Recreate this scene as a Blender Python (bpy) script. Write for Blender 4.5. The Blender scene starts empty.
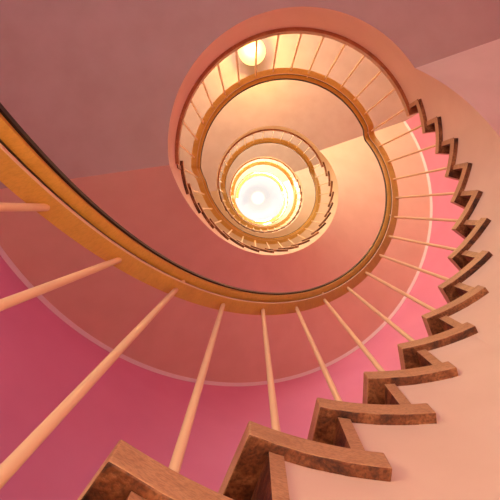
import bpy, math, random
from mathutils import Matrix, Vector
random.seed(4)
S = bpy.context.scene
COL = S.collection
PI = math.pi

# ---------------------------------------------------------------- measured layout (metres)
STEP = 2 * PI / 33            # one tread / one baluster
RISE = 0.17
H = 19 * RISE                 # storey height
Z0 = 0.4655                   # top of tread 0
ZL = Z0 + 13 * RISE           # first landing level
ZF = ZL - H                   # ground floor
R_EDGE = 0.655                # inner end of the treads
R_STR_TOP, R_STR_BOT = 0.674, 0.662
R_WALL = 1.70
R_LOB = 2.35
TB = 0.042                    # board thickness
TL = 0.33                     # landing slab depth
R_BAL = 0.662
TH_B = -3.28                  # landing -> next flight crease
def th_a(r):                  # flight -> landing crease (runs slightly askew)
    # straight line across the slab: passes r=0.66 at -0.60 rad, heading -0.33 rad
    ax, ay, dx, dy = 0.66 * math.cos(-0.60), 0.66 * math.sin(-0.60), math.cos(-0.33), math.sin(-0.33)
    q = ax * dx + ay * dy
    s = -q + math.sqrt(max(0, q * q - 0.66 ** 2 + r * r))
    return math.atan2(ay + s * dy, ax + s * dx)
def N(j): return 2.1555 - STEP * j + (0.03 if j <= 0 else 0)
def B(i): return 2.0886 - STEP * i
def zt(j): return Z0 + RISE * j - (0.02 if j == 0 else 0)

# ---------------------------------------------------------------- materials
def new_mat(name):
    m = bpy.data.materials.new(name); m.use_nodes = True
    nt = m.node_tree
    return m, nt, nt.nodes['Principled BSDF']
def plaster(name, c1, c2, rough=0.85, bump=0.06, scale=6.0):
    m, nt, b = new_mat(name)
    tc = nt.nodes.new('ShaderNodeTexCoord')
    n1 = nt.nodes.new('ShaderNodeTexNoise'); n1.inputs['Scale'].default_value = scale; n1.inputs['Detail'].default_value = 4
    n2 = nt.nodes.new('ShaderNodeTexNoise'); n2.inputs['Scale'].default_value = 140; n2.inputs['Detail'].default_value = 3
    cr = nt.nodes.new('ShaderNodeValToRGB')
    cr.color_ramp.elements[0].position = 0.35; cr.color_ramp.elements[1].position = 0.65
    cr.color_ramp.elements[0].color = (*c1, 1); cr.color_ramp.elements[1].color = (*c2, 1)
    bp = nt.nodes.new('ShaderNodeBump'); bp.inputs['Strength'].default_value = bump; bp.inputs['Distance'].default_value = 0.004
    L = nt.links.new
    L(tc.outputs['Object'], n1.inputs['Vector']); L(tc.outputs['Object'], n2.inputs['Vector'])
    L(n1.outputs['Fac'], cr.inputs['Fac']); L(cr.outputs['Color'], b.inputs['Base Color'])
    L(n2.outputs['Fac'], bp.inputs['Height']); L(bp.outputs['Normal'], b.inputs['Normal'])
    b.inputs['Roughness'].default_value = rough
    return m
def wood(name, cols, rough=0.45, scale=9.0, stretch=(1, 1, 6), bump=0.25, pos=(0.25, 0.5, 0.75), mul=0.45):
    m, nt, b = new_mat(name)
    tc = nt.nodes.new('ShaderNodeTexCoord')
    mp = nt.nodes.new('ShaderNodeMapping'); mp.inputs['Scale'].default_value = stretch
    n1 = nt.nodes.new('ShaderNodeTexNoise'); n1.inputs['Scale'].default_value = scale
    n1.inputs['Detail'].default_value = 8; n1.inputs['Roughness'].default_value = 0.65; n1.inputs['Distortion'].default_value = 0.8
    n2 = nt.nodes.new('ShaderNodeTexNoise'); n2.inputs['Scale'].default_value = scale * 14; n2.inputs['Detail'].default_value = 4
    cr = nt.nodes.new('ShaderNodeValToRGB')
    e = cr.color_ramp.elements
    e[0].position = pos[0]; e[0].color = (*cols[0], 1); e[1].position = pos[2]; e[1].color = (*cols[2], 1)
    k = e.new(pos[1]); k.color = (*cols[1], 1)
    mx = nt.nodes.new('ShaderNodeMix'); mx.data_type = 'RGBA'; mx.blend_type = 'MULTIPLY'
    mx.inputs['Factor'].default_value = mul
    c2 = nt.nodes.new('ShaderNodeValToRGB'); c2.color_ramp.elements[0].position = 0.38; c2.color_ramp.elements[0].color = (0.25, 0.2, 0.18, 1)
    c2.color_ramp.elements[1].position = 0.55
    bp = nt.nodes.new('ShaderNodeBump'); bp.inputs['Strength'].default_value = bump; bp.inputs['Distance'].default_value = 0.003
    L = nt.links.new
    L(tc.outputs['Object'], mp.inputs['Vector']); L(mp.outputs['Vector'], n1.inputs['Vector']); L(mp.outputs['Vector'], n2.inputs['Vector'])
    L(n1.outputs['Fac'], cr.inputs['Fac']); L(n2.outputs['Fac'], c2.inputs['Fac'])
    L(cr.outputs['Color'], mx.inputs['A']); L(c2.outputs['Color'], mx.inputs['B'])
    L(mx.outputs['Result'], b.inputs['Base Color'])
    L(n2.outputs['Fac'], bp.inputs['Height']); L(bp.outputs['Normal'], b.inputs['Normal'])
    b.inputs['Roughness'].default_value = rough
    return m
def plain(name, c, rough=0.5, metal=0.0, emit=None, es=0):
    m, nt, b = new_mat(name)
    b.inputs['Base Color'].default_value = (*c, 1); b.inputs['Roughness'].default_value = rough; b.inputs['Metallic'].default_value = metal
    if emit: b.inputs['Emission Color'].default_value = (*emit, 1); b.inputs['Emission Strength'].default_value = es
    n = nt.nodes.new('ShaderNodeTexNoise'); n.inputs['Scale'].default_value = 60
    bp = nt.nodes.new('ShaderNodeBump'); bp.inputs['Strength'].default_value = 0.04; bp.inputs['Distance'].default_value = 0.001
    nt.links.new(n.outputs['Fac'], bp.inputs['Height']); nt.links.new(bp.outputs['Normal'], b.inputs['Normal'])
    return m
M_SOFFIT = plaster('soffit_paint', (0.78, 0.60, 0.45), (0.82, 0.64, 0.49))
M_LAND_SHADE = plaster('landing_shade_tone', (0.50, 0.36, 0.30), (0.54, 0.40, 0.34))  # shade on the landing undersides put into a darker colour than the flights
M_STRING = plaster('string_paint', (0.84, 0.66, 0.48), (0.88, 0.70, 0.52))
M_WALL = plaster('pink_wall_paint', (0.80, 0.30, 0.48), (0.84, 0.33, 0.52), scale=2.5)
M_WALLUP = plaster('cream_wall_paint', (0.78, 0.66, 0.50), (0.82, 0.70, 0.54), scale=2.5)
M_CEIL = plaster('ceiling_paint', (0.86, 0.80, 0.78), (0.88, 0.83, 0.80))
M_TRIM = plain('white_trim', (0.92, 0.86, 0.84), 0.6)
M_FLOOR = plaster('floor_terrazzo', (0.62, 0.50, 0.45), (0.75, 0.62, 0.56), rough=0.4, scale=90)
M_TREAD = wood('tread_wood', ((0.04, 0.010, 0.005), (0.20, 0.062, 0.020), (0.46, 0.20, 0.08)), 0.5, 13, (1, 1, 2), 0.6, (0.38, 0.5, 0.66), mul=0.6)
M_EDGE = wood('landing_edge_wood', ((0.30, 0.09, 0.035), (0.46, 0.16, 0.06), (0.60, 0.25, 0.10)), 0.45, 12, (1, 1, 2), 0.3, mul=0.3)
M_NOSE = wood('tread_edge_wood', ((0.46, 0.24, 0.11), (0.60, 0.35, 0.17), (0.70, 0.43, 0.22)), 0.4, 12, (1, 1, 3), 0.3, mul=0.3)
M_RAIL = wood('rail_wood', ((0.64, 0.36, 0.06), (0.72, 0.41, 0.08), (0.78, 0.46, 0.09)), 0.35, 9, (1, 1, 3), 0.1, mul=0.12)
M_BAL = plain('baluster_paint', (0.92, 0.70, 0.40), 0.3)
M_RIM = plain('rim_strip', (0.84, 0.62, 0.40), 0.3)
M_BLACK = plain('black_cap', (0.012, 0.006, 0.006), 0.35)
M_BRASS = plain('brass', (0.75, 0.45, 0.15), 0.3, 1.0)
M_WHITE = plain('white_enamel', (0.85, 0.82, 0.78), 0.4)
M_GLOBE = plain('lit_opal_glass', (0.60, 0.42, 0.16), 0.3, 0, (1.0, 0.78, 0.32), 1.35)
m, nt, b = new_mat('clear_glass')
tr = nt.nodes.new('ShaderNodeBsdfTransparent'); gl = nt.nodes.new('ShaderNodeBsdfGlossy'); gl.inputs['Roughness'].default_value = 0.05
mxs = nt.nodes.new('ShaderNodeMixShader'); mxs.inputs[0].default_value = 0.05
nt.links.new(tr.outputs[0], mxs.inputs[1]); nt.links.new(gl.outputs[0], mxs.inputs[2])
nt.links.new(mxs.outputs[0], nt.nodes['Material Output'].inputs['Surface'])
M_GLASS = m

# ---------------------------------------------------------------- mesh helpers
def mk(name, V, F, mat, parent=None, smooth=True, bevel=0, mats=None, fm=None):
    me = bpy.data.meshes.new(name); me.from_pydata(V, [], F)
    import bmesh
    bm = bmesh.new(); bm.from_mesh(me); bmesh.ops.recalc_face_normals(bm, faces=bm.faces); bm.to_mesh(me); bm.free()
    for x in (mats or [mat]): me.materials.append(x)
    if fm:
        for p, k in zip(me.polygons, fm): p.material_index = k
    bm = bmesh.new(); bm.from_mesh(me); bmesh.ops.remove_doubles(bm, verts=bm.verts, dist=1e-6); bm.to_mesh(me); bm.free()
    if smooth:
        me.shade_smooth(); me.set_sharp_from_angle(angle=0.55)
    o = bpy.data.objects.new(name, me); COL.objects.link(o)
    if parent: o.parent = parent
    if bevel:
        md = o.modifiers.new('bevel', 'BEVEL'); md.width = bevel; md.segments = 2; md.limit_method = 'ANGLE'; md.angle_limit = 0.9
    return o
def lin(a, b, n): return [a + (b - a) * k / n for k in range(n + 1)]
def P(r, t, z): return (r * math.cos(t), r * math.sin(t), z)
def sweep(rows, closed=False):
    """rows: list of sections, each a list of points of the same length (closed polygon)."""
    V = [p for row in rows for p in row]; n = len(rows[0]); F = []
    m = len(rows)
    for a in range(m if closed else m - 1):
        b2 = (a + 1) % m
        for k in range(n):
            k2 = (k + 1) % n
            F.append((a * n + k, a * n + k2, b2 * n + k2, b2 * n + k))
    if not closed:
        F.append(tuple(range(n))[::-1]); F.append(tuple((m - 1) * n + k for k in range(n)))
    return V, F
def ring(sec, ths, zf=lambda t: 0.0, closed=False):
    return sweep([[P(r, t, z + zf(t)) for r, z in sec] for t in ths], closed)
def box_sec(r0, r1, z0, z1): return [(r0, z0), (r1, z0), (r1, z1), (r0, z1)]
def empty(name, loc, label, cat, group=None):
    o = bpy.data.objects.new(name, None); o.empty_display_size = 0.2; COL.objects.link(o); o.location = loc
    o['label'] = label; o['category'] = cat
    if group: o['group'] = group
    return o
def struct(o): o['kind'] = 'structure'; return o
def dup(root, dz, label):
    r = root.copy(); COL.objects.link(r); r.location = (root.location[0], root.location[1], root.location[2] + dz); r['label'] = label
    for ch in kids[root.name]:
        c = ch.copy(); COL.objects.link(c); c.parent = r
        for g in kids.get(ch.name, []):
            d = g.copy(); COL.objects.link(d); d.parent = c
    return r
kids = {}
def part(o, root):
    o.parent = root; kids.setdefault(root.name, []).append(o); return o
# all geometry of a storey is written in world coordinates of storey 1 and its Empty sits on the axis at height base;
# shift() moves mesh data down by base so parts have no offset
def shift(o, base):
    o.data.transform(Matrix.Translation((0, 0, -base)))

# ---------------------------------------------------------------- soffit height
def zs(t, r):
    """underside of the flight that climbs to the first landing (t from TH_B+2pi down to th_a)"""
    a, bb = th_a(r), TH_B + 2 * PI
    s = min(1, max(0, (bb - t) / (bb - a)))
    return ZL - TL - H + H * s

# ---------------------------------------------------------------- a flight
def tread_mesh(j, first):
    t0 = N(j); t1 = N(j) - (0.302 if j < 3 else 0.280 if j < 8 else 0.262)
    if not first and j <= 0: t0 -= 0.03; t1 -= 0.03
    # inner edge follows the circle, a little hand-cut irregularity on the underside
    ths = lin(t0, t1, 10); z1 = zt(j); z0 = z1 - TB
    rows = []
    rr = random.Random(j * 7 + 1)
    for t in ths:
        d = rr.uniform(-0.0012, 0.0012)
        rows.append([P(R_EDGE, t, z0 + d), P(R_EDGE + 0.06, t, z0 + d * .5), P(R_WALL - 0.002, t, z0), P(R_WALL - 0.002, t, z1), P(R_EDGE, t, z1)])
    V, F = sweep(rows)
    n = len(rows[0]); fm = []
    for f in F:
        vs = [V[k] for k in f]
        rmax = max(math.hypot(v[0], v[1]) for v in vs)
        fm.append(1 if (rmax < R_EDGE + 0.001) else 0)
    fm[-2] = 1; fm[-1] = 1          # sanded front nosing and back end
    return V, F, fm
def flight(first):
    base = ZF
    root = empty('stair_flight', (0, 0, base), 'x', 'stairs', 'flights of stairs')
    kids[root.name] = []
    # stringer : sawtooth plastered side
    prof = []
    ts = TH_B + 2 * PI + 0.0
    start = N(-5) - 0.066
    end = th_a(R_STR_BOT)
    edges = [N(j) - 0.066 for j in range(-5, 14)]
    def level(k): return zt(-5 + k) - TB
    for k in range(len(edges)):
        a = edges[k]; b2 = edges[k + 1] if k + 1 < len(edges) else end
        bb0 = TH_B + 2 * PI
        for t in lin(a, b2, 5 if k + 1 < len(edges) else 7):
            if prof and prof[-1][0] > bb0 > t: prof += [(bb0 + 2e-5, level(k)), (bb0, level(k))]
            prof.append((t, level(k)))
    fl = ZF + 0.001
    rows = []
    for t, zz in prof:
        zb = zs(t, R_STR_BOT)
        if first: zb = max(zb, fl); zb = min(zb, zz - 0.01)
        bb_ = TH_B + 2 * PI; R2 = R_STR_BOT + 0.0705
        u_ = (bb_ - t) / (bb_ - th_a(R_STR_BOT)); t2 = bb_ + u_ * (th_a(R2) - bb_)
        if t > bb_ + 1e-6:         # this end is let into the landing slab
            rows.append([P(R_STR_BOT + .02, t, zb + .2), P(R2, t, zb + .2), P(R_STR_TOP + 0.05, t, zz), P(R_STR_TOP, t, zz), P(R_STR_TOP, t, zb + 0.26), P(R_STR_TOP + .001, t, zb + 0.23)])
            continue
        rows.append([P(R_STR_BOT, t, zb), P(R2, t2, zb), P(R_STR_TOP + 0.05, t, zz), P(R_STR_TOP, t, zz), P(R_STR_TOP, t, min(zb + 0.13, (zb + zz) / 2)), P(0.668, t, min(zb + 0.06, zb * .8 + zz * .2))])
    V, F = sweep(rows)
    nn = len(rows[0])          # the underside of the string is painted with the soffit
    o = part(mk('stringer', V, F, None, mats=[M_STRING, M_SOFFIT], fm=[1 if (len(f) == 4 and f[0] % nn == 0 and f[1] % nn == 1) else 0 for f in F]), root); shift(o, base)
    # soffit : helical slab
    rs = [R_STR_BOT + 0.0705, 0.9, 1.1, 1.35, R_WALL]
    rows = []
    for u in lin(0, 1, 90):
        row = []
        for r in rs:
            t = TH_B + 2 * PI + u * (th_a(r) - TH_B - 2 * PI)
            z = ZL - TL - H + H * u
            if first: z = max(z, fl)
            row.append(P(r, t, z))
        top = []
        for r in reversed(rs):
            t = TH_B + 2 * PI + u * (th_a(r) - TH_B - 2 * PI)
            z = ZL - TL - H + H * u
            if first: z = max(z, fl)
            top.append(P(r, t, z + 0.07))
        rows.append(row + top)
    V, F = sweep(rows)
    o = part(mk('soffit', V, F, M_SOFFIT), root); shift(o, base)
    for j in range(-5, 13):
        V, F, fm = tread_mesh(j, first)
        o = part(mk('tread', V, F, None, bevel=0.0025, mats=[M_TREAD, M_NOSE], fm=fm), root); shift(o, base)
    for j in range(-5, 14):
        t0 = N(j) - 0.050; t1 = t0 - 0.032
        if not first and j <= 0: t0 -= 0.03; t1 -= 0.03
        V, F = ring(box_sec(0.668, R_WALL - 0.002, zt(j - 1), zt(j) - TB), lin(t0, t1, 2))
        ff = [1 if max(math.hypot(V[k][0], V[k][1]) for k in f) < 0.669 else 0 for f in F]
        o = part(mk('riser', V, F, None, mats=[M_TREAD, M_NOSE], fm=ff), root); shift(o, base)
    return root

fl1 = flight(True)
fl1['label'] = 'lowest flight of brown wooden steps, biggest zigzag at the lower right'
fl2 = flight(False); fl2.location.z += H
fl2['label'] = 'second flight up, its dusty rose underside filling the middle behind the big handrail'
dup(fl2, H, 'third flight up, small golden sawtooth steps closing around the bright well')
dup(fl2, 2 * H, 'topmost flight, tiny pale steps just around the skylight disc')

# ---------------------------------------------------------------- a landing
def landing():
    root = empty('stair_landing', (0, 0, ZL), 'x', 'landing', 'stair landings')
    kids[root.name] = []
    # slab with slightly battered rounded edge
    rs = [R_STR_BOT, 0.9, 1.2, 1.5, R_WALL, 1.95, R_LOB]
    e0 = N(13) - 0.05; e1 = N(14 + 14) - 0.066 if False else (N(-5) - 0.066 - 2 * PI)
    rows = []
    for u in lin(0, 1, 70):
        row = []
        for r in rs:
            a = th_a(min(r, R_WALL)) if r <= R_WALL else th_a(R_WALL)
            row.append(P(r, a + u * (TH_B - a), ZL - TL))
        top = []
        for r in [R_LOB, 1.2, R_STR_TOP]:
            a = th_a(min(r, R_WALL))
            top.append(P(r, a + u * (TH_B - a), ZL - TB))
        a = th_a(R_STR_TOP); top.append(P(R_STR_TOP, a + u * (TH_B - a), ZL - TL + 0.13))
        a = th_a(0.668); top.append(P(0.668, a + u * (TH_B - a), ZL - TL + 0.06))
        rows.append(row + top)
    V, F = sweep(rows)
    o = part(mk('slab', V, F, M_LAND_SHADE, mats=[M_LAND_SHADE, M_STRING],
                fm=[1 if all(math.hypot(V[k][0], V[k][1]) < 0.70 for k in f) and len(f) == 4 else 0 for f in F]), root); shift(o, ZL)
    ea = N(13); eb = N(-5) - 2 * PI - 0.082
    V, F = ring(box_sec(R_EDGE, 0.80, ZL - TB, ZL), lin(ea, eb, 64))
    o = part(mk('edge_board', V, F, None, mats=[M_EDGE, M_NOSE],
                fm=[1 if max(math.hypot(V[k][0], V[k][1]) for k in f) < R_EDGE + .001 else 0 for f in F]), root); shift(o, ZL)
    V, F = ring(box_sec(0.80, R_LOB - 0.01, ZL - TB, ZL - 0.002), lin(ea - 0.09, eb + 0.09, 48))
    o = part(mk('floor_finish', V, F, M_FLOOR), root); shift(o, ZL)
    return root
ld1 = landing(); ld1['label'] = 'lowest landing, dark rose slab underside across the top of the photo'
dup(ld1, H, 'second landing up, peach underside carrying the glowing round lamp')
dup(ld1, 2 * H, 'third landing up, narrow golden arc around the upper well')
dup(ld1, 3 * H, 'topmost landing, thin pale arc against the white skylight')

# ---------------------------------------------------------------- balustrades
def rail_z_flight(i):          # underside of the lower wood strip, flight section, i in -5.5 .. 13.5
    base = Z0 + RISE * i + 0.817
    lo = ZF + 0.703; hi = ZL + 0.703
    def sm(x): x = min(1, max(0, x)); return x * x * (3 - 2 * x)
    a = sm((i + 5.5) / 0.75); b2 = sm((i - 12.45) / 0.9)
    z = lo * (1 - a) + base * a
    return z * (1 - b2) + hi * b2
def rail_parts(root, ths, zf, base, flight_):
    V, F = ring([(0.640, 0.0), (0.679, 0.0), (0.680, 0.004), (0.679, 0.012), (0.640, 0.012)], ths, zf)
    o = part(mk('lower_rail', V, F, M_RAIL), root); shift(o, base)
    V, F = ring(box_sec(0.6378, 0.6398, -0.001, 0.011), ths, zf)
    rim = mk('rim_strip', V, F, M_RIM); rim['label'] = 'pale metal rim strip'; part(rim, root); shift(rim, base)
    sec = [(0.626, 0.041), (0.656, 0.041), (0.661, 0.045), (0.661, 0.058), (0.621, 0.058), (0.621, 0.045)]
    V, F = ring(sec, ths, zf)
    vb, fb = ring(box_sec(0.643, 0.657, 0.033, 0.0405), ths, zf)
    o = part(mk('handrail', V, F, M_RAIL), root); shift(o, base)
    sec = [(0.6165, 0.0582), (0.6655, 0.0582), (0.6665, 0.068), (0.655, 0.083), (0.628, 0.083), (0.6155, 0.074)]
    c0 = mk('core_bar', vb, fb, M_BLACK); c0['label'] = 'dark metal bar under the wood'; kids.setdefault(o.name, []).append(c0); c0.parent = o; shift(c0, base)
    V, F = ring(sec, ths, zf)
    c = mk('cap', V, F, M_BLACK); c['label'] = 'black cap strip'; kids.setdefault(o.name, []).append(c); c.parent = o; shift(c, base)
def tube(p0, p1, r, n=10):
    p0, p1 = Vector(p0), Vector(p1)
    d = (p1 - p0).normalized(); a = d.orthogonal().normalized(); b2 = d.cross(a)
    V = []; F = []
    for p in (p0, p1):
        for k in range(n):
            w = 2 * PI * k / n; V.append(tuple(p + a * math.cos(w) * r + b2 * math.sin(w) * r))
    for k in range(n): F.append((k, (k + 1) % n, n + (k + 1) % n, n + k))
    F.append(tuple(range(n))[::-1]); F.append(tuple(range(n, 2 * n)))
    return V, F
def bal(root, i, z0, z1, base):
    x, y = R_BAL * math.cos(B(i)), R_BAL * math.sin(B(i))
    V, F = tube((x, y, z0), (x, y, z1), 0.0062, 14)
    o = part(mk('baluster', V, F, M_BAL), root); shift(o, base)
def bracket(root, i, z, base):
    t = B(i)
    V, F = tube(P(0.650, t, z + 0.0115), P(0.643, t, z + 0.043), 0.005)
    o = part(mk('bracket', V, F, M_BAL), root); shift(o, base)
def bal_flight(first):
    root = empty('stair_railing', (0, 0, ZF), 'x', 'railing', 'railings along the flights'); kids[root.name] = []
    n = 240; ii = lin(-5.5, 13.5, n)
    ths = [B(i) for i in ii]
    zf = lambda t: rail_z_flight((2.0886 - t) / STEP)
    rail_parts(root, ths, zf, ZF, True)
    for i in range(-5, 14): bal(root, i, zt(i) - 0.0005, rail_z_flight(i) + 0.0005, ZF)
    for i in (-5, -1, 3, 8, 13): bracket(root, i, rail_z_flight(i), ZF)
    return root
def bal_landing():
    root = empty('landing_railing', (0, 0, ZL), 'x', 'railing', 'railings along the landings'); kids[root.name] = []
    ths = lin(B(13.5) - 0.0005, B(27.5) + 0.0005, 110)
    rail_parts(root, ths, lambda t: ZL + 0.703, ZL, False)
    for i in range(14, 28): bal(root, i, ZL - 0.0005, ZL + 0.7035, ZL)
    for i in (18, 23): bracket(root, i, ZL + 0.703, ZL)
    return root
br1 = bal_flight(True); br1['label'] = 'largest railing sweeping through the foreground along the lowest flight of steps'
bf = [br1] + [dup(br1, H * k, l) for k, l in ((1, 'railing above the second flight, on the small golden zigzag left and below the skylight'),
      (2, 'railing of the third flight, thin golden ring inside the second'), (3, 'railing of the topmost flight, faintest gold arc beside the skylight'))]
bl1 = bal_landing(); bl1['label'] = 'curved railing on the lowest landing, in front of the glowing round lamp'
for k, l in ((1, 'railing on the second landing, golden arc over the upper well'),
             (2, 'railing on the third landing, small gold arc above the skylight'),
             (3, 'railing on the topmost landing, smallest arc touching the white disc')):
    dup(bl1, H * k, l)

# ---------------------------------------------------------------- walls, cornice lines, floor
ZTOP = ZL + 3 * H + 2.9
t_in0, t_in1 = TH_B, th_a(R_WALL) - 2 * PI      # flight range of the curved wall
def colour_break(t):           # the paint changes at the underside of the second flight
    return ZL - TL + H * (TH_B - t) / (t_in0 - t_in1) + 0.03
rows_lo, rows_up = [], []
for t in lin(t_in0, t_in1, 96):
    zb = colour_break(t)
    rows_lo.append([P(R_WALL, t, ZF), P(R_WALL + 0.18, t, ZF), P(R_WALL + 0.18, t, zb), P(R_WALL, t, zb)])
    rows_up.append([P(R_WALL, t, zb), P(R_WALL + 0.18, t, zb), P(R_WALL + 0.18, t, ZTOP), P(R_WALL, t, ZTOP)])
V, F = sweep(rows_lo); struct(mk('wall_curved_lower', V, F, M_WALL))
V, F = sweep(rows_up); struct(mk('wall_curved_upper', V, F, M_WALLUP))
def arcwall(name, ta, tb, z0, z1, mat=None):
    V, F = ring(box_sec(R_LOB, R_LOB + 0.2, z0, z1), lin(ta, tb, max(2, int(abs(tb - ta) / 0.05))))
    return V, F
# landing wall; one unseen window opening per storey, added to carry fill light
WA, WB = -1.25, -2.25
VV, FF = [], []
def add(V, F):
    o = len(VV); VV.extend(V); FF.extend([tuple(k + o for k in f) for f in F])
ta, tb = th_a(R_WALL) + 0.06, TH_B - 0.06
DA, DB, DH = -2.42, -2.92, ZF + 2.1        # opening for the added, unseen street door
add(*arcwall('', ta, WA, ZF, ZL - 0.2)); add(*arcwall('', ta, WA, ZL - 0.2, ZTOP)); add(*arcwall('', WB, tb, ZL - 0.2, ZTOP))
add(*arcwall('', WB, DA, ZF, ZL - 0.2)); add(*arcwall('', DB, tb, ZF, ZL - 0.2)); add(*arcwall('', DA, DB, DH, ZL - 0.2))
levels = [ZF + H * k for k in range(5)]
zc = ZF
for lv in levels:
    s, h = lv + 0.85, lv + 2.35
    add(*arcwall('', WA, WB, zc, s)); zc = h
add(*arcwall('', WA, WB, zc, ZTOP))
zb_ = ZL - 0.2
struct(mk('wall_landing', VV, FF, None, mats=[M_WALL, M_WALLUP], fm=[1 if sum(VV[k][2] for k in f) / len(f) > zb_ else 0 for f in FF]))
for nm, t in (('wall_right', th_a(R_WALL)), ('wall_left', TH_B)):
    sgn = 1 if nm == 'wall_right' else -1
    for sfx, z_a, z_b, mm in (('_lower', ZF, ZL - 0.2, M_WALL), ('_upper', ZL - 0.2, ZTOP, M_WALLUP)):
        V, F = ring(box_sec(R_WALL + 0.181, R_LOB + 0.0, z_a, z_b), [t + 0.001 * sgn, t + 0.06 * sgn])
        struct(mk(nm + sfx, V, F, mm))
for k, lv in enumerate(levels):
    s, h = lv + 0.85, lv + 2.35
    w = bpy.data.objects.new('window_%d' % (k + 2), None); COL.objects.link(w); w['kind'] = 'structure'; w.location = (0, 0, lv)  # added unseen window, made up as a source for this level's fill light
    Vw, Fw = [], []
    for seg in ([(R_LOB + .05, s), (R_LOB + .10, s), (R_LOB + .10, s + .05), (R_LOB + .05, s + .05)],
                [(R_LOB + .05, h - .05), (R_LOB + .10, h - .05), (R_LOB + .10, h), (R_LOB + .05, h)]):
        v, f = ring(seg, lin(WA, WB, 20)); o = len(Vw); Vw += v; Fw += [tuple(q + o for q in g) for g in f]
    for t in (WA, (WA + WB) / 2 + .01, WB + .02):
        v, f = ring(box_sec(R_LOB + .05, R_LOB + .10, s, h), [t, t - .02]); o = len(Vw); Vw += v; Fw += [tuple(q + o for q in g) for g in f]
    o = mk('window_frame', Vw, Fw, M_WHITE, w); shift(o, lv)
    V, F = ring(box_sec(R_LOB + .07, R_LOB + .076, s, h), lin(WA, WB, 20))
    o = mk('window_pane', V, F, M_GLASS, w); shift(o, lv)
d = bpy.data.objects.new('added_door_1', None); COL.objects.link(d); d['kind'] = 'structure'; d.location = (0, 0, ZF)  # added unseen glass door, made up as a source of warm low fill
Vw, Fw = [], []
for ra, rb, za, zb in ((R_LOB + .05, R_LOB + .11, ZF + .001, ZF + .14), (R_LOB + .05, R_LOB + .11, DH - .08, DH - .002)):
    v, f = ring(box_sec(ra, rb, za, zb), lin(DA - .002, DB + .002, 12)); o = len(Vw); Vw += v; Fw += [tuple(q + o for q in g) for g in f]
for t in (DA - .002, DB + .034):
    v, f = ring(box_sec(R_LOB + .05, R_LOB + .11, ZF + .001, DH - .002), [t, t - .032]); o = len(Vw); Vw += v; Fw += [tuple(q + o for q in g) for g in f]
o = mk('added_door_frame', Vw, Fw, M_WHITE, d); shift(o, ZF)
V, F = ring(box_sec(R_LOB + .075, R_LOB + .081, ZF + .14, DH - .08), lin(DA - .03, DB + .03, 12))
o = mk('added_door_pane', V, F, M_GLASS, d); shift(o, ZF)
V, F = tube(P(R_LOB + .02, DA - .06, ZF + .95), P(R_LOB + .02, DA - .06, ZF + 1.25), 0.012)
o = mk('added_door_handle', V, F, M_BRASS, d); shift(o, ZF)
# white cornice line where each flight underside meets the curved wall
for k in range(4):
    rows = []
    for u in lin(0, 1, 100):
        t = TH_B + 2 * PI + u * (th_a(R_WALL) - TH_B - 2 * PI); z = ZL - TL - H + H * u + k * H
        if k == 0: z = max(z, ZF + 0.03)
        rows.append([P(R_WALL - 0.024, t, z - 0.001), P(R_WALL - 0.001, t, z - 0.020), P(R_WALL - 0.001, t, z - 0.001)])
    V, F = sweep(rows)
    struct(mk('trim_%d' % (k + 1), V, F, M_TRIM))
V, F = ring([(0.001, ZF - 0.1), (R_LOB + 0.2, ZF - 0.1), (R_LOB + 0.2, ZF), (0.001, ZF)], lin(0, 2 * PI - 2 * PI / 96, 95), closed=True)
struct(mk('floor', V, F, M_FLOOR))
R_SKY = 0.86
V, F = ring(box_sec(R_SKY, R_LOB + 0.2, ZTOP, ZTOP + 0.25), lin(0, 2 * PI - 2 * PI / 96, 95), closed=True)
struct(mk('ceiling', V, F, M_CEIL))
w = bpy.data.objects.new('window_1', None); COL.objects.link(w); w['kind'] = 'structure'; w.location = (0, 0, ZTOP)
V, F = ring(box_sec(R_SKY - 0.03, R_SKY - 0.001, ZTOP - 0.02, ZTOP + 0.30), lin(0, 2 * PI - 2 * PI / 96, 95), closed=True)
o = mk('window_frame', V, F, M_BRASS, w); shift(o, ZTOP)
rows = []
for ph in lin(0.01, 1.0, 10): rows.append((R_SKY * math.sin(ph * PI / 2), ZTOP + 0.30 + 0.3 * math.cos(ph * PI / 2)))
V = [P(r, 2 * PI * k / 64, z) for r, z in rows for k in range(64)]
F = [(a * 64 + k, a * 64 + (k + 1) % 64, (a + 1) * 64 + (k + 1) % 64, (a + 1) * 64 + k) for a in range(len(rows) - 1) for k in range(64)] + [tuple(range(64))]
o = mk('window_pane', V, F, M_GLASS, w); shift(o, ZTOP)

# ---------------------------------------------------------------- round ceiling lamps
def lamp():
    zc = ZL + H - TL
    c = (1.49 * math.cos(-1.734), 1.49 * math.sin(-1.734), zc)
    root = empty('ceiling_lamp', c, 'glowing yellow round globe lamp on the underside of the second landing', 'lamp'); kids[root.name] = []
    def lathe(pr, n=40):
        V = [(r * math.cos(2 * PI * k / n), r * math.sin(2 * PI * k / n), z) for r, z in pr for k in range(n)]
        F = [(a * n + k, a * n + (k + 1) % n, (a + 1) * n + (k + 1) % n, (a + 1) * n + k) for a in range(len(pr) - 1) for k in range(n)]
        F += [tuple(range(n))[::-1], tuple((len(pr) - 1) * n + k for k in range(n))]
        return V, F
    part(mk('base', *lathe([(0.001, 0), (0.12, 0), (0.12, -0.025), (0.10, -0.03), (0.001, -0.03)]), M_WHITE), root)
    pr = [(0.10, -0.028)] + [(0.165 * math.sin(a), -0.10 - 0.085 * math.cos(PI - a) * -1 * -1) for a in lin(0.65, PI - 0.02, 14)]
    pr = [(0.155 * math.sin(a), -0.105 + 0.09 * math.cos(a)) for a in lin(0.62, PI - 0.02, 16)]
    part(mk('globe', *lathe(pr), M_GLOBE), root)
    return root
lamp1 = lamp()

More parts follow.
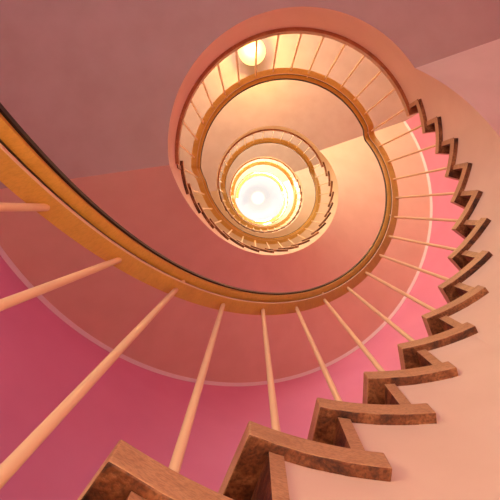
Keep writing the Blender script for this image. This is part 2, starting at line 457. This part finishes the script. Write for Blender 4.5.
# ---------------------------------------------------------------- lights
def area(loc, target, size, power, col, sy=None):
    l = bpy.data.lights.new('fill_light', 'AREA'); l.energy = power; l.color = col; l.shape = 'RECTANGLE'; l.size = size; l.size_y = sy or size
    o = bpy.data.objects.new('fill_light', l); COL.objects.link(o); o.location = loc
    o.rotation_euler = (Vector(target) - Vector(loc)).to_track_quat('-Z', 'Y').to_euler(); return o
def point(loc, power, col, rad=0.15):
    l = bpy.data.lights.new('bulb', 'POINT'); l.energy = power; l.color = col; l.shadow_soft_size = rad
    o = bpy.data.objects.new('bulb', l); COL.objects.link(o); o.location = loc; return o
WT = (WA + WB) / 2
cfg = [  # power, colour of the fill light added in each landing's made-up window
    (7, (0.75, 0.45, 1.0)),
    (64, (1.0, 0.78, 0.60)),
    (80, (1.0, 0.82, 0.58)),
    (270, (1.0, 0.86, 0.62)),
    (850, (1.0, 0.93, 0.84)),
]
for lv, (pw, c) in zip(levels, cfg):
    low = lv == ZF             # the street-level fill light sits low
    a_ = area(P(R_LOB + 0.03, WT, lv + (1.25 if low else 1.6)), P(0, 0, lv + 1.6), 1.9, pw, c, 0.8 if low else 1.4)
DT = (DA + DB) / 2
dl = area(P(R_LOB - 0.03, DT, ZF + 0.75), P(0, 0, ZF + 0.45), 1.0, 18, (1.0, 0.76, 0.46), 1.1); dl.data.spread = 2.1  # warm fill light added at the made-up street door
point((lamp1.location.x, lamp1.location.y, lamp1.location.z - 0.26), 34, (1.0, 0.60, 0.14), 0.06)

# sky: pale, with the sun standing almost over the well
SUNPX = (258, 198)
w = bpy.data.worlds.new('sky'); S.world = w; w.use_nodes = True; nt = w.node_tree
bg = nt.nodes['Background']

# ---------------------------------------------------------------- camera
f = 467.5354; vu, vv = 251.4454, 209.1173
z = Vector((vu - 250, vv - 250, f)).normalized()
x = (Vector((1, 0, 0)) - z[0] * z).normalized(); y = z.cross(x)
right = Vector((x[0], y[0], z[0])); down = Vector((x[1], y[1], z[1])); fwd = Vector((x[2], y[2], z[2]))
cam = bpy.data.cameras.new('camera'); co = bpy.data.objects.new('camera', cam); COL.objects.link(co)
cam.sensor_width = 36; cam.lens = f / 500 * 36; cam.clip_start = 0.02; cam.clip_end = 200
mt = Matrix((right, -down, -fwd)).transposed().to_4x4(); mt.translation = Vector((-0.2485, 0.3094, 0.0))
co.matrix_world = mt; S.camera = co
sd = (right * ((SUNPX[0] - 250) / f) + down * ((SUNPX[1] - 250) / f) + fwd).normalized()
sl = bpy.data.lights.new('sun', 'SUN'); sl.energy = 22; sl.color = (1.0, 0.80, 0.56); sl.angle = 0.02
so = bpy.data.objects.new('sun', sl); COL.objects.link(so); so.rotation_euler = (-sd).to_track_quat('-Z', 'Y').to_euler(); so.location = (0, 0, 20)
tc = nt.nodes.new('ShaderNodeTexCoord')
dt = nt.nodes.new('ShaderNodeVectorMath'); dt.operation = 'DOT_PRODUCT'; dt.inputs[1].default_value = sd
nt.links.new(tc.outputs['Generated'], dt.inputs[0])
ac = nt.nodes.new('ShaderNodeMath'); ac.operation = 'ARCCOSINE'; nt.links.new(dt.outputs['Value'], ac.inputs[0])
mr = nt.nodes.new('ShaderNodeMapRange'); mr.inputs['From Min'].default_value = 0.0; mr.inputs['From Max'].default_value = 0.06
nt.links.new(ac.outputs[0], mr.inputs['Value'])
cr = nt.nodes.new('ShaderNodeValToRGB'); e = cr.color_ramp.elements
e[0].position = 0.13; e[0].color = (1.6, 1.5, 1.3, 1)
e[1].position = 1.0; e[1].color = (0.90, 0.86, 0.92, 1)
k = e.new(0.26); k.color = (0.96, 0.88, 0.80, 1)
nt.links.new(mr.outputs[0], cr.inputs['Fac']); nt.links.new(cr.outputs['Color'], bg.inputs['Color']); bg.inputs['Strength'].default_value = 1.0

S.view_settings.view_transform = 'Standard'; S.view_settings.look = 'None'; S.view_settings.exposure = 0.0; S.view_settings.gamma = 1.0
S.view_settings.use_curve_mapping = False
S.cycles.use_denoising = True
S.cycles.max_bounces = 10; S.cycles.diffuse_bounces = 8
